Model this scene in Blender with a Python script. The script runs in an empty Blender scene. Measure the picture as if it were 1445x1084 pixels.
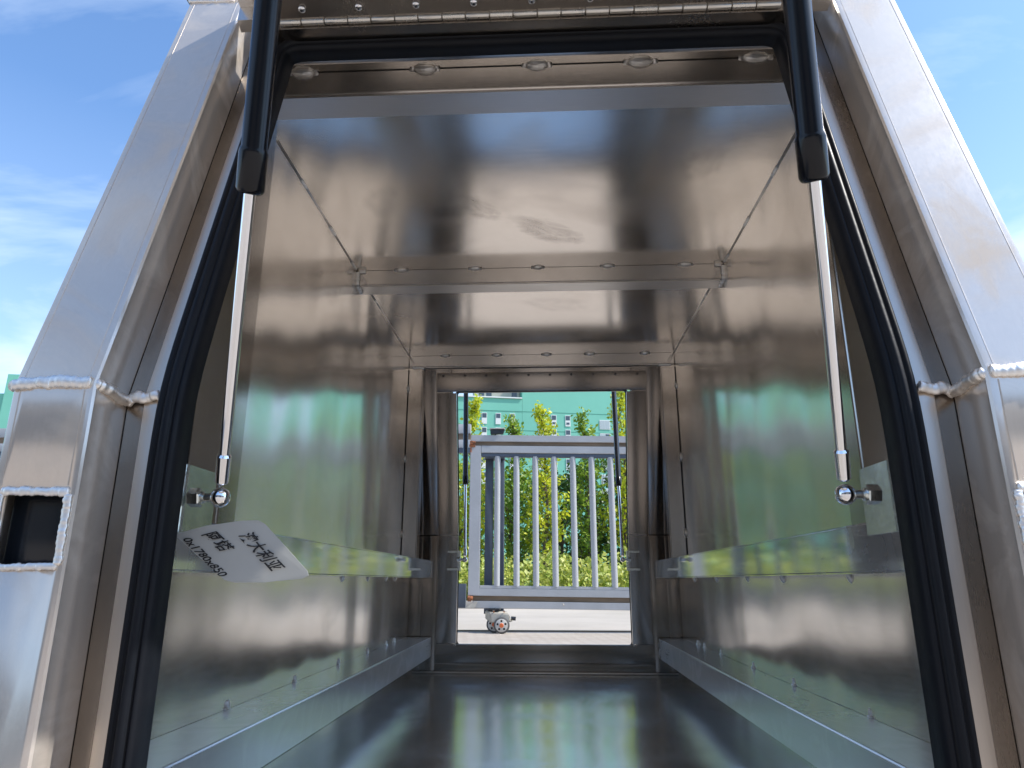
import bpy, bmesh, math, random
from mathutils import Vector, Matrix, Euler, noise
R = math.radians
scene = bpy.context.scene
col = scene.collection
random.seed(7)

# ------------------------------------------------------------------ camera
def cam_basis(p, y, r):
    cp, sp, cy, sy = math.cos(p), math.sin(p), math.cos(y), math.sin(y)
    f = Vector((sy*cp, cy*cp, sp)); r0 = Vector((cy, -sy, 0)); u0 = r0.cross(f)
    return (math.cos(r)*r0+math.sin(r)*u0), (-math.sin(r)*r0+math.cos(r)*u0), f
rt, up, fw = cam_basis(0.2775, -0.0494, 0.0014)
cam = bpy.data.cameras.new('camera'); camo = bpy.data.objects.new('camera', cam); col.objects.link(camo)
m = Matrix((rt, up, -fw)).transposed().to_4x4(); m.translation = (0.0131, 0, 0.0948)
camo.matrix_world = m
cam.sensor_width = 36; cam.lens = 974.1/1445*36; cam.clip_start = 0.01; cam.clip_end = 2000
cam.dof.use_dof = False
scene.camera = camo

# ------------------------------------------------------------------ sky and sun
SUN_EL, SUN_AZ = 50, 97        # azimuth clockwise from +Y (away from the camera)
w = bpy.data.worlds.new('World'); scene.world = w; w.use_nodes = True
nt = w.node_tree; nt.nodes.clear()
def N(nt, t, **k):
    n = nt.nodes.new(t)
    for a, b in k.items(): setattr(n, a, b)
    return n
out = N(nt, 'ShaderNodeOutputWorld'); bg = N(nt, 'ShaderNodeBackground')
sky = N(nt, 'ShaderNodeTexSky', sky_type='NISHITA', sun_disc=False)
sky.sun_elevation = R(SUN_EL); sky.sun_rotation = R(SUN_AZ); sky.air_density = 1.0; sky.dust_density = 1.0; sky.ozone_density = 2.0
tc = N(nt, 'ShaderNodeTexCoord'); sep = N(nt, 'ShaderNodeSeparateXYZ')
nt.links.new(tc.outputs['Generated'], sep.inputs[0])
# cloud layer: direction projected on a plane overhead
mz = N(nt, 'ShaderNodeMath', operation='MAXIMUM'); mz.inputs[1].default_value = 0.03; nt.links.new(sep.outputs['Z'], mz.inputs[0])
az = N(nt, 'ShaderNodeMath', operation='ADD'); az.inputs[1].default_value = 0.18; nt.links.new(mz.outputs[0], az.inputs[0])
dv = N(nt, 'ShaderNodeVectorMath', operation='DIVIDE'); cb = N(nt, 'ShaderNodeCombineXYZ')
for i in range(3): nt.links.new(az.outputs[0], cb.inputs[i])
nt.links.new(tc.outputs['Generated'], dv.inputs[0]); nt.links.new(cb.outputs[0], dv.inputs[1])
mp = N(nt, 'ShaderNodeMapping'); mp.inputs['Scale'].default_value = (1.3, 2.2, 0.3); mp.inputs['Rotation'].default_value = (0, 0, 0.25); mp.inputs['Location'].default_value = (3.3, 1.2, 0)
nt.links.new(dv.outputs[0], mp.inputs[0])
cn = N(nt, 'ShaderNodeTexNoise'); cn.inputs['Scale'].default_value = 1.25; cn.inputs['Detail'].default_value = 7; cn.inputs['Roughness'].default_value = 0.56; cn.inputs['Distortion'].default_value = 0.35
nt.links.new(mp.outputs[0], cn.inputs['Vector'])
cr = N(nt, 'ShaderNodeValToRGB'); cr.color_ramp.elements[0].position = 0.46; cr.color_ramp.elements[1].position = 0.80
nt.links.new(cn.outputs['Fac'], cr.inputs[0])
# whiter towards the horizon
hz = N(nt, 'ShaderNodeMapRange'); hz.inputs['From Min'].default_value = 0.0; hz.inputs['From Max'].default_value = 0.55; hz.inputs['To Min'].default_value = 0.40; hz.inputs['To Max'].default_value = 0.0
nt.links.new(sep.outputs['Z'], hz.inputs['Value'])
cm = N(nt, 'ShaderNodeMath', operation='MULTIPLY'); cm.inputs[1].default_value = 0.75; nt.links.new(cr.outputs[0], cm.inputs[0])
ad = N(nt, 'ShaderNodeMath', operation='ADD', use_clamp=True); nt.links.new(cm.outputs[0], ad.inputs[0]); nt.links.new(hz.outputs[0], ad.inputs[1])
tint = N(nt, 'ShaderNodeMix', data_type='RGBA', blend_type='MULTIPLY'); tint.inputs[0].default_value = 1; tint.inputs[7].default_value = (1.06, 1.30, 1.50, 1)
nt.links.new(sky.outputs[0], tint.inputs[6])
mx = N(nt, 'ShaderNodeMix', data_type='RGBA'); mx.inputs[7].default_value = (5.6, 6.5, 7.6, 1)
nt.links.new(ad.outputs[0], mx.inputs[0]); nt.links.new(tint.outputs[2], mx.inputs[6])
nt.links.new(mx.outputs[2], bg.inputs[0]); bg.inputs[1].default_value = 0.13
nt.links.new(bg.outputs[0], out.inputs[0])
sun = bpy.data.lights.new('sun', 'SUN'); sun.energy = 4.2; sun.angle = R(0.53); sun.color = (1, 0.955, 0.89)
so = bpy.data.objects.new('sun', sun); col.objects.link(so)
d = Vector((math.sin(R(SUN_AZ))*math.cos(R(SUN_EL)), math.cos(R(SUN_AZ))*math.cos(R(SUN_EL)), math.sin(R(SUN_EL))))
so.rotation_euler = d.to_track_quat('Z', 'Y').to_euler(); so.location = (8, -3, 12)

vs = scene.view_settings
scene.display_settings.display_device = 'sRGB'
vs.view_transform = 'Standard'; vs.look = 'None'; vs.exposure = 0.62; vs.gamma = 1; vs.use_curve_mapping = False
cy = scene.cycles
cy.max_bounces = 12; cy.glossy_bounces = 9; cy.diffuse_bounces = 4; cy.transmission_bounces = 4
cy.sample_clamp_indirect = 6; cy.blur_glossy = 0.0
cy.caustics_reflective = True

# ------------------------------------------------------------------ materials
def mat(name, base=(.5, .5, .5), rough=.5, metal=0.0, var=0.0, vscale=8, bump=0.0, bscale=80, rvar=0.0, stretch=(1, 1, 1), spec=.5, coat=0, col2=None, warp=0, wscale=3, detail=6, sub=0):
    m = bpy.data.materials.new(name); m.use_nodes = True; nt = m.node_tree
    b = nt.nodes['Principled BSDF']
    b.inputs['Base Color'].default_value = (*base, 1); b.inputs['Roughness'].default_value = rough; b.inputs['Metallic'].default_value = metal
    b.inputs['Specular IOR Level'].default_value = spec; b.inputs['Coat Weight'].default_value = coat
    tc = N(nt, 'ShaderNodeTexCoord'); mp = N(nt, 'ShaderNodeMapping'); mp.inputs['Scale'].default_value = stretch
    nt.links.new(tc.outputs['Object'], mp.inputs[0])
    if var or col2 or rvar:
        n = N(nt, 'ShaderNodeTexNoise'); n.inputs['Scale'].default_value = vscale; n.inputs['Detail'].default_value = detail; n.inputs['Roughness'].default_value = .62
        nt.links.new(mp.outputs[0], n.inputs['Vector'])
        rp = N(nt, 'ShaderNodeMapRange'); rp.inputs[1].default_value = .35; rp.inputs[2].default_value = .65
        nt.links.new(n.outputs['Fac'], rp.inputs[0])
        c2 = col2 or tuple(max(0, c*(1-var)) for c in base)
        mix = N(nt, 'ShaderNodeMix', data_type='RGBA'); mix.inputs[6].default_value = (*base, 1); mix.inputs[7].default_value = (*c2, 1)
        nt.links.new(rp.outputs[0], mix.inputs[0]); nt.links.new(mix.outputs[2], b.inputs['Base Color'])
        if rvar:
            rr = N(nt, 'ShaderNodeMapRange'); rr.inputs[1].default_value = .35; rr.inputs[2].default_value = .7; rr.inputs[3].default_value = rough; rr.inputs[4].default_value = rough+rvar
            nt.links.new(n.outputs['Fac'], rr.inputs[0]); nt.links.new(rr.outputs[0], b.inputs['Roughness'])
    last = None
    if bump:
        n2 = N(nt, 'ShaderNodeTexNoise'); n2.inputs['Scale'].default_value = bscale; n2.inputs['Detail'].default_value = 3
        nt.links.new(mp.outputs[0], n2.inputs['Vector'])
        bp = N(nt, 'ShaderNodeBump'); bp.inputs['Strength'].default_value = 1; bp.inputs['Distance'].default_value = bump
        nt.links.new(n2.outputs['Fac'], bp.inputs['Height']); last = bp
    if last: nt.links.new(last.outputs[0], b.inputs['Normal'])
    return m

PATCH = {}
def alu(name, base=(.72, .69, .655), rough=.19, wobble=.004, wsc=2.2, grain=(40, 2, 2), smear=.12, wstr=(1, 1, 1), film=0.0, fmin=0.0, filmcol=(.55, .56, .56), dirt=0.0):
    """mill-finish sheet: fine rolled grain, slow oil-canning of the sheet, hand smears that dull it"""
    m = bpy.data.materials.new(name); m.use_nodes = True; nt = m.node_tree; L = nt.links.new
    b = nt.nodes['Principled BSDF']; b.inputs['Metallic'].default_value = 1
    tc = N(nt, 'ShaderNodeTexCoord')
    gm = N(nt, 'ShaderNodeMapping'); gm.inputs['Scale'].default_value = grain; L(tc.outputs['Object'], gm.inputs[0])
    g = N(nt, 'ShaderNodeTexNoise'); g.inputs['Scale'].default_value = 14; g.inputs['Detail'].default_value = 5; g.inputs['Roughness'].default_value = .7; L(gm.outputs[0], g.inputs['Vector'])
    s = N(nt, 'ShaderNodeTexNoise'); s.inputs['Scale'].default_value = 4; s.inputs['Detail'].default_value = 4; s.inputs['Roughness'].default_value = .5; s.inputs['Distortion'].default_value = .8; L(tc.outputs['Object'], s.inputs['Vector'])
    sr = N(nt, 'ShaderNodeMapRange'); sr.inputs[1].default_value = .5; sr.inputs[2].default_value = .85; L(s.outputs['Fac'], sr.inputs[0])
    # roughness
    r1 = N(nt, 'ShaderNodeMapRange'); r1.inputs[1].default_value = .3; r1.inputs[2].default_value = .7; r1.inputs[3].default_value = rough-.015; r1.inputs[4].default_value = rough+.02; L(g.outputs['Fac'], r1.inputs[0])
    r2 = N(nt, 'ShaderNodeMath', operation='MULTIPLY_ADD'); r2.inputs[1].default_value = smear; L(sr.outputs[0], r2.inputs[0]); L(r1.outputs[0], r2.inputs[2])
    L(r2.outputs[0], b.inputs['Roughness'])
    # colour: base, smears a little darker and browner
    c1 = N(nt, 'ShaderNodeMix', data_type='RGBA'); c1.inputs[6].default_value = (*base, 1); c1.inputs[7].default_value = (base[0]*.90, base[1]*.87, base[2]*.84, 1)
    fm = N(nt, 'ShaderNodeMath', operation='MULTIPLY'); fm.inputs[1].default_value = .6+dirt; L(sr.outputs[0], fm.inputs[0]); L(fm.outputs[0], c1.inputs[0])
    src = c1.outputs[2]
    c3 = N(nt, 'ShaderNodeMix', data_type='RGBA', blend_type='MULTIPLY'); c3.inputs[0].default_value = .5
    gr = N(nt, 'ShaderNodeMapRange'); gr.inputs[1].default_value = .3; gr.inputs[2].default_value = .7; gr.inputs[3].default_value = .9; gr.inputs[4].default_value = 1.05; L(g.outputs['Fac'], gr.inputs[0])
    L(src, c3.inputs[6]); L(gr.outputs[0], c3.inputs[7]); src = c3.outputs[2]
    if film or fmin:      # milky cleaning residue: metallic drops where it lies
        f = N(nt, 'ShaderNodeTexNoise'); f.inputs['Scale'].default_value = 9; f.inputs['Detail'].default_value = 5; f.inputs['Distortion'].default_value = 2.2; L(tc.outputs['Object'], f.inputs['Vector'])
        fr = N(nt, 'ShaderNodeMapRange'); fr.inputs[1].default_value = .5; fr.inputs[2].default_value = .75; fr.inputs[3].default_value = fmin; fr.inputs[4].default_value = fmin+film; L(f.outputs['Fac'], fr.inputs[0])
        facout = fr.outputs[0]
        for (pc, ps, rot, amt) in PATCH.get(name, ()):
            pm = N(nt, 'ShaderNodeMapping', vector_type='TEXTURE'); pm.inputs['Location'].default_value = pc; pm.inputs['Rotation'].default_value = rot; pm.inputs['Scale'].default_value = ps
            L(tc.outputs['Object'], pm.inputs[0])
            pn = N(nt, 'ShaderNodeTexNoise'); pn.inputs['Scale'].default_value = 1.1; pn.inputs['Detail'].default_value = 7; pn.inputs['Roughness'].default_value = .65; pn.inputs['Distortion'].default_value = 1.2; L(pm.outputs[0], pn.inputs['Vector'])
            ln = N(nt, 'ShaderNodeVectorMath', operation='LENGTH'); L(pm.outputs[0], ln.inputs[0])
            fall = N(nt, 'ShaderNodeMapRange'); fall.inputs[1].default_value = .45; fall.inputs[2].default_value = 1.15; fall.inputs[3].default_value = .28; fall.inputs[4].default_value = -.35; L(ln.outputs['Value'], fall.inputs[0])
            sm = N(nt, 'ShaderNodeMath', operation='ADD'); L(pn.outputs['Fac'], sm.inputs[0]); L(fall.outputs[0], sm.inputs[1])
            th = N(nt, 'ShaderNodeMapRange'); th.inputs[1].default_value = .58; th.inputs[2].default_value = .95; th.inputs[4].default_value = amt; L(sm.outputs[0], th.inputs[0])
            aa = N(nt, 'ShaderNodeMath', operation='ADD', use_clamp=True); L(facout, aa.inputs[0]); L(th.outputs[0], aa.inputs[1]); facout = aa.outputs[0]
        c2 = N(nt, 'ShaderNodeMix', data_type='RGBA'); c2.inputs[7].default_value = (*filmcol, 1); L(src, c2.inputs[6]); L(facout, c2.inputs[0]); src = c2.outputs[2]
        mm = N(nt, 'ShaderNodeMath', operation='SUBTRACT'); mm.inputs[0].default_value = 1; L(facout, mm.inputs[1]); L(mm.outputs[0], b.inputs['Metallic'])
    L(src, b.inputs['Base Color'])
    # relief
    wn = N(nt, 'ShaderNodeTexNoise'); wn.inputs['Scale'].default_value = wsc; wn.inputs['Detail'].default_value = 1
    wm = N(nt, 'ShaderNodeMapping'); wm.inputs['Scale'].default_value = wstr; L(tc.outputs['Object'], wm.inputs[0]); L(wm.outputs[0], wn.inputs['Vector'])
    b1 = N(nt, 'ShaderNodeBump'); b1.inputs['Strength'].default_value = 1; b1.inputs['Distance'].default_value = wobble; L(wn.outputs['Fac'], b1.inputs['Height'])
    b2 = N(nt, 'ShaderNodeBump'); b2.inputs['Strength'].default_value = .35; b2.inputs['Distance'].default_value = .00003; L(g.outputs['Fac'], b2.inputs['Height']); L(b1.outputs[0], b2.inputs['Normal'])
    L(b2.outputs[0], b.inputs['Normal'])
    return m

M = {}
PATCH['rolled_aluminium_sheet_roof'] = [((.03, 1.33, .82), (.065, .15, .2), (0, 0, -.95), .42), ((-.11, 1.23, .82), (.05, .09, .2), (0, 0, -.7), .34), ((.30, 1.1, .82), (.07, .09, .2), (0, 0, .3), .28), ((-.30, 1.2, .82), (.06, .10, .2), (0, 0, .3), .22), ((.05, 1.75, .82), (.15, .08, .2), (0, 0, .3), .15)]
PATCH['rolled_aluminium_sheet_side'] = [((-.44, 1.35, .70), (.2, .12, .05), (.4, 0, 0), .22), ((.44, 1.2, .66), (.2, .10, .06), (-.5, 0, 0), .2), ((.44, 1.15, .0), (.2, .16, .03), (.1, 0, 0), .16), ((-.44, 1.5, .02), (.2, .12, .04), (.2, 0, 0), .16)]
PATCH['extruded_aluminium_post'] = [((.362, .55, .37), (.045, .3, .085), (0, 0, 0), .55), ((.362, .6, .70), (.03, .3, .06), (0, 0, 0), .4), ((-.362, .56, .45), (.04, .3, .12), (0, 0, 0), .18)]
M['sheet'] = alu('rolled_aluminium_sheet_side', base=(.79, .75, .70), rough=.175, wobble=.016, wsc=4.2, wstr=(1, 1, .42), grain=(2, 2, 26), smear=.10, fmin=.03, film=.04, filmcol=(.74, .68, .60))
M['roof'] = alu('rolled_aluminium_sheet_roof', base=(.82, .765, .70), rough=.17, wobble=.006, wsc=2.1, grain=(2, 24, 2), smear=.13, dirt=.3, fmin=.01, film=.03, filmcol=(.50, .42, .35))
M['floor'] = alu('rolled_aluminium_sheet_floor', base=(.80, .82, .82), rough=.17, wobble=.005, wsc=2.6, grain=(24, 2, 2), smear=.12)
M['bar'] = alu('extruded_aluminium_bar', base=(.60, .565, .53), rough=.16, wobble=.0008, wsc=3, grain=(2, 2, 40), smear=.06)
M['bar_x'] = alu('extruded_aluminium_bar_across', base=(.66, .63, .60), rough=.22, wobble=.0008, wsc=3, grain=(2, 40, 40), smear=.06, fmin=.14, film=.06, filmcol=(.42, .40, .38))
M['rail'] = alu('extruded_aluminium_rail', base=(.78, .79, .79), rough=.055, wobble=.0003, wsc=4, grain=(40, 1.2, 40), smear=.04, fmin=.28, film=.06, filmcol=(.74, .74, .72))
M['rail_low'] = alu('brushed_aluminium_rail', base=(.74, .75, .75), rough=.17, wobble=.0006, wsc=4, grain=(40, 1.2, 40), smear=.05, film=.08, fmin=.46, filmcol=(.80, .80, .78))
M['post'] = alu('extruded_aluminium_post', base=(.74, .68, .62), rough=.19, wobble=.0008, wsc=4, grain=(30, 30, 2), smear=.08, film=.30, fmin=.42, filmcol=(.62, .55, .475))
M['chan'] = alu('pressed_aluminium_channel', base=(.29, .258, .23), rough=.24, wobble=.001, wsc=4, grain=(30, 30, 2), dirt=.4)
M['frame'] = alu('folded_aluminium_frame', base=(.34, .305, .275), rough=.20, wobble=.002, wsc=5, grain=(3, 3, 30), smear=.06, dirt=.3)  # aluminium base darkened to put a dark reflection into the colour
M['matte'] = alu('satin_aluminium_flange', base=(.66, .63, .60), rough=.36, wobble=.0004, wsc=4, grain=(2, 40, 40), fmin=.12, film=.05, filmcol=(.5, .48, .46))
M['lip'] = alu('polished_channel_lip', base=(.60, .53, .46), rough=.30, wobble=.0004, wsc=4, grain=(30, 30, 2), fmin=.15, film=.05, filmcol=(.5, .44, .38))
M['weld'] = mat('weld_metal', (.90, .88, .85), .40, 1, bump=.00025, bscale=300, rvar=.2, vscale=120)
M['weldhalo'] = mat('weld_heat_ring', (.62, .59, .56), .34, 1, bump=.0003, bscale=300)
M['chrome'] = mat('chromed_steel', (.86, .87, .9), .06, 1)
M['zinc'] = mat('zinc_plated_steel', (.80, .84, .82), .27, 1, var=.2, vscale=60, bump=.0003, bscale=200)
M['stainless'] = mat('stainless_hinge', (.66, .64, .60), .22, 1, rvar=.15, vscale=40)
M['blacktube'] = mat('black_painted_tube', (.004, .005, .008), .2, 0, spec=.35)
M['rubber'] = mat('black_rubber', (.004, .0055, .009), .42, 0, spec=.2, rvar=.15, vscale=25, bump=.0002, bscale=180, col2=(.007, .008, .011))
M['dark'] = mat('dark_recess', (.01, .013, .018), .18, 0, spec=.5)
M['gap'] = mat('dark_joint', (.012, .011, .01), .7, 0)
M['paper'] = mat('white_card', (.42, .42, .395), .5, 0, var=.06, vscale=30)
M['ink'] = mat('black_marker_ink', (.012, .012, .014), .5)
M['gate'] = mat('grey_gate_paint', (.41, .415, .42), .38, 0, var=.12, vscale=4, bump=.0006, bscale=70, stretch=(1, 1, 1))
M['gatedark'] = mat('dark_grey_post_and_rail_shade', (.085, .105, .14), .4, 0, var=.2, vscale=6)  # also colours the shadow strip painted under the gate's top rail
M['rustrod'] = mat('brown_track_channel', (.12, .085, .05), .5, 0, col2=(.22, .15, .09), vscale=3, stretch=(1, 8, 8))
M['rust'] = mat('rusty_fitting', (.42, .13, .04), .7, 0, col2=(.16, .07, .035), vscale=45, bump=.002, bscale=120)
M['castor'] = mat('dusty_cream_housing', (.52, .48, .40), .5, 0, col2=(.36, .33, .28), vscale=12)
M['tyre'] = mat('grey_tyre_rubber', (.10, .095, .09), .7, 0, var=.3, vscale=20)
M['hub'] = mat('orange_hub', (.62, .14, .04), .45)
M['spoke'] = mat('dusty_wheel_disc', (.55, .52, .47), .5, 0, var=.2, vscale=30)
M['lampblack'] = mat('black_lamp_housing', (.02, .022, .026), .35)
M['bark'] = mat('young_bark', (.16, .12, .085), .9, 0, var=.4, vscale=30, bump=.01, bscale=40)
M['teal'] = mat('teal_render', (.20, .53, .41), .8, 0, col2=(.17, .47, .36), vscale=.05, detail=8)
M['tealdark'] = mat('teal_joint', (.08, .30, .22), .8)
M['winwhite'] = mat('white_window_frame', (.72, .72, .70), .5)
M['pane'] = mat('dark_window_glass', (.05, .065, .08), .08, 0, spec=.8)
M['curtain'] = mat('pale_curtained_pane', (.42, .47, .48), .25)
M['beige'] = mat('beige_roof_room', (.50, .45, .38), .8, 0, var=.2, vscale=.6)
M['timber'] = mat('timber_block', (.30, .20, .11), .8, 0, var=.35, vscale=6, stretch=(1, 12, 12))
M['added_clad'] = mat('brown_cladding', (.44, .375, .32), .7, 0, var=.15, vscale=.8)  # cladding of the added building, toned for its reflection in the metal
M['plaster'] = mat('grey_workshop_cladding', (.45, .46, .48), .6, 0, var=.1, vscale=.6)

def leafmat(name, c1, c2, trans=.35):
    m = bpy.data.materials.new(name); m.use_nodes = True; nt = m.node_tree; L = nt.links.new
    for n in list(nt.nodes): nt.nodes.remove(n)
    o = N(nt, 'ShaderNodeOutputMaterial'); df = N(nt, 'ShaderNodeBsdfDiffuse'); tr = N(nt, 'ShaderNodeBsdfTranslucent'); gl = N(nt, 'ShaderNodeBsdfGlossy')
    gl.inputs['Roughness'].default_value = .45
    a = N(nt, 'ShaderNodeMixShader'); a.inputs[0].default_value = trans; b = N(nt, 'ShaderNodeMixShader'); b.inputs[0].default_value = .04
    g = N(nt, 'ShaderNodeNewGeometry'); mx = N(nt, 'ShaderNodeMix', data_type='RGBA'); mx.inputs[6].default_value = (*c1, 1); mx.inputs[7].default_value = (*c2, 1)
    L(g.outputs['Random Per Island'], mx.inputs[0])
    for n in (df, tr): L(mx.outputs[2], n.inputs['Color'])
    L(df.outputs[0], a.inputs[1]); L(tr.outputs[0], a.inputs[2]); L(a.outputs[0], b.inputs[1]); L(gl.outputs[0], b.inputs[2]); L(b.outputs[0], o.inputs[0])
    return m
M['ginkgo'] = leafmat('yellow_green_leaves', (.40, .50, .03), (.68, .66, .05), .45)
M['green'] = leafmat('mid_green_leaves', (.16, .30, .03), (.34, .44, .06), .42)
M['darkgreen'] = leafmat('dark_green_leaves', (.04, .10, .02), (.12, .20, .04), .35)
M['weed'] = leafmat('weed_leaves', (.26, .36, .05), (.60, .60, .16), .4)

def ground_mat(name, base, c2, scale, brick=None):
    m = bpy.data.materials.new(name); m.use_nodes = True; nt = m.node_tree; L = nt.links.new
    b = nt.nodes['Principled BSDF']; b.inputs['Roughness'].default_value = .85
    tc = N(nt, 'ShaderNodeTexCoord'); n = N(nt, 'ShaderNodeTexNoise'); n.inputs['Scale'].default_value = scale; n.inputs['Detail'].default_value = 9; n.inputs['Roughness'].default_value = .7
    L(tc.outputs['Object'], n.inputs['Vector'])
    mr = N(nt, 'ShaderNodeMapRange'); mr.inputs[1].default_value = .35; mr.inputs[2].default_value = .68; L(n.outputs['Fac'], mr.inputs[0])
    mx = N(nt, 'ShaderNodeMix', data_type='RGBA'); mx.inputs[6].default_value = (*base, 1); mx.inputs[7].default_value = (*c2, 1); L(mr.outputs[0], mx.inputs[0])
    src = mx.outputs[2]
    n3 = N(nt, 'ShaderNodeTexNoise'); n3.inputs['Scale'].default_value = 90; n3.inputs['Detail'].default_value = 2; L(tc.outputs['Object'], n3.inputs['Vector'])
    bp = N(nt, 'ShaderNodeBump'); bp.inputs['Distance'].default_value = .003; L(n3.outputs['Fac'], bp.inputs['Height'])
    if brick:
        mp = N(nt, 'ShaderNodeMapping'); mp.inputs['Rotation'].default_value = (0, 0, R(38)); L(tc.outputs['Object'], mp.inputs[0])
        br = N(nt, 'ShaderNodeTexBrick'); br.inputs['Scale'].default_value = brick; br.inputs['Mortar Size'].default_value = .02
        br.inputs['Color1'].default_value = (1, 1, 1, 1); br.inputs['Color2'].default_value = (.9, .88, .86, 1); br.inputs['Mortar'].default_value = (.66, .62, .58, 1)
        L(mp.outputs[0], br.inputs['Vector'])
        m2 = N(nt, 'ShaderNodeMix', data_type='RGBA', blend_type='MULTIPLY'); m2.inputs[0].default_value = 1; L(src, m2.inputs[6]); L(br.outputs['Color'], m2.inputs[7]); src = m2.outputs[2]
    L(src, b.inputs['Base Color']); L(bp.outputs[0], b.inputs['Normal'])
    return m
M['paving'] = ground_mat('pale_paving', (.40, .355, .305), (.32, .28, .24), .8, brick=4)
M['concrete'] = ground_mat('pale_concrete_road', (.42, .375, .325), (.33, .295, .25), .5)
M['earth'] = ground_mat('dry_earth', (.24, .20, .12), (.15, .15, .07), 1.5)

# ------------------------------------------------------------------ helpers
def link(name, me, parent=None, m=None):
    o = bpy.data.objects.new(name, me); col.objects.link(o)
    if m is not None and me is not None and not me.materials: me.materials.append(m)
    if parent is not None:
        o.parent = parent
        o.matrix_parent_inverse = WM(parent).inverted()
    return o
def WM(o):
    mw = o.matrix_basis.copy()
    if o.parent: mw = WM(o.parent) @ o.matrix_parent_inverse @ mw
    return mw
def tomesh(name, bm, m, parent=None, smooth=False, auto=None):
    bmesh.ops.recalc_face_normals(bm, faces=bm.faces)
    me = bpy.data.meshes.new(name); bm.to_mesh(me); bm.free()
    if smooth:
        for p in me.polygons: p.use_smooth = True
        if auto:
            try: me.set_sharp_from_angle(angle=R(auto))
            except Exception: pass
    return link(name, me, parent, m)
def pydata(name, v, f, m, parent=None, smooth=False, auto=None):
    bm = bmesh.new(); vv = [bm.verts.new(p) for p in v]
    for q in f: bm.faces.new([vv[i] for i in q])
    return tomesh(name, bm, m, parent, smooth, auto)
def thing(name, label, cat, loc=(0, 0, 0), group=None):
    o = bpy.data.objects.new(name, None); col.objects.link(o); o.location = loc; o.empty_display_size = .1
    o['label'] = label; o['category'] = cat
    if group: o['group'] = group
    return o
def addbox(bm, x0, x1, y0, y1, z0, z1):
    v = [bm.verts.new(p) for p in ((x0, y0, z0), (x1, y0, z0), (x1, y1, z0), (x0, y1, z0), (x0, y0, z1), (x1, y0, z1), (x1, y1, z1), (x0, y1, z1))]
    for q in ((0, 3, 2, 1), (4, 5, 6, 7), (0, 1, 5, 4), (1, 2, 6, 5), (2, 3, 7, 6), (3, 0, 4, 7)): bm.faces.new([v[i] for i in q])
    return v
def box(name, x0, x1, y0, y1, z0, z1, m, parent=None, bev=0, seg=2):
    bm = bmesh.new(); addbox(bm, min(x0, x1), max(x0, x1), min(y0, y1), max(y0, y1), min(z0, z1), max(z0, z1))
    if bev: bmesh.ops.bevel(bm, geom=bm.edges[:], offset=bev, segments=seg, affect='EDGES', profile=.6)
    return tomesh(name, bm, m, parent, smooth=bool(bev), auto=35)
def addtube(bm, a, b, r0, r1=None, n=16, caps=True):
    a, b = Vector(a), Vector(b); r1 = r0 if r1 is None else r1
    t = (b-a).normalized(); u = t.orthogonal().normalized(); v = t.cross(u)
    A = [bm.verts.new(a+r0*(u*math.cos(2*math.pi*i/n)+v*math.sin(2*math.pi*i/n))) for i in range(n)]
    B = [bm.verts.new(b+r1*(u*math.cos(2*math.pi*i/n)+v*math.sin(2*math.pi*i/n))) for i in range(n)]
    for i in range(n): bm.faces.new((A[i], A[(i+1) % n], B[(i+1) % n], B[i]))
    if caps: bm.faces.new(A[::-1]); bm.faces.new(B)
def tube(name, a, b, r, m, parent=None, r1=None, n=20):
    bm = bmesh.new(); addtube(bm, a, b, r, r1, n); return tomesh(name, bm, m, parent, True, 40)
def turned(name, a, b, prof, m, parent=None, n=24):
    """lathe: prof = [(t 0..1 along a->b or metres, radius)]"""
    a, b = Vector(a), Vector(b); L = (b-a).length; t = (b-a)/L; u = t.orthogonal().normalized(); v = t.cross(u)
    bm = bmesh.new(); rings = []
    for s, r in prof:
        rings.append([bm.verts.new(a+t*s+r*(u*math.cos(2*math.pi*i/n)+v*math.sin(2*math.pi*i/n))) for i in range(n)])
    for p, q in zip(rings, rings[1:]):
        for i in range(n): bm.faces.new((p[i], p[(i+1) % n], q[(i+1) % n], q[i]))
    bm.faces.new(rings[0][::-1]); bm.faces.new(rings[-1])
    return tomesh(name, bm, m, parent, True, 32)
def bead(name, pts, r, parent, m=None, step=.0045, flat=.5):
    if m is None: step *= 1.25
    """ripple weld bead swept along pts, every ripple a shallow overlapping scale"""
    pts = [Vector(p) for p in pts]; bm = bmesh.new(); rnd = random.Random(len(name)+len(pts)+int(r*1e5))
    samples = []
    for a, b in zip(pts, pts[1:]):
        L = (b-a).length; k = max(1, int(L/(step/4)))
        for i in range(k): samples.append((a.lerp(b, i/k), (b-a).normalized()))
    samples.append((pts[-1], (pts[-1]-pts[-2]).normalized()))
    rings = []; n = 10; ph = 0; amp = 1.0
    for i, (p, t) in enumerate(samples):
        f = (i % 4)/4.0
        if f == 0: amp = rnd.uniform(.86, 1.12); off = Vector((rnd.uniform(-1, 1), rnd.uniform(-1, 1), rnd.uniform(-1, 1)))*r*.12
        rr = r*amp*(.88+.13*math.sin(math.pi*(f+.12)))
        if i == 0 or i == len(samples)-1: rr *= .35
        u = t.orthogonal().normalized(); v = t.cross(u)
        ring = []
        for j in range(n):
            dv_ = rr*(u*math.cos(2*math.pi*j/n)+v*math.sin(2*math.pi*j/n)); dv_.y *= flat; ring.append(bm.verts.new(p+off+dv_))
        rings.append(ring)
    for p, q in zip(rings, rings[1:]):
        for j in range(n): bm.faces.new((p[j], p[(j+1) % n], q[(j+1) % n], q[j]))
    bm.faces.new(rings[0][::-1]); bm.faces.new(rings[-1])
    return tomesh(name, bm, m or M['weld'], parent, True)

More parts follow.
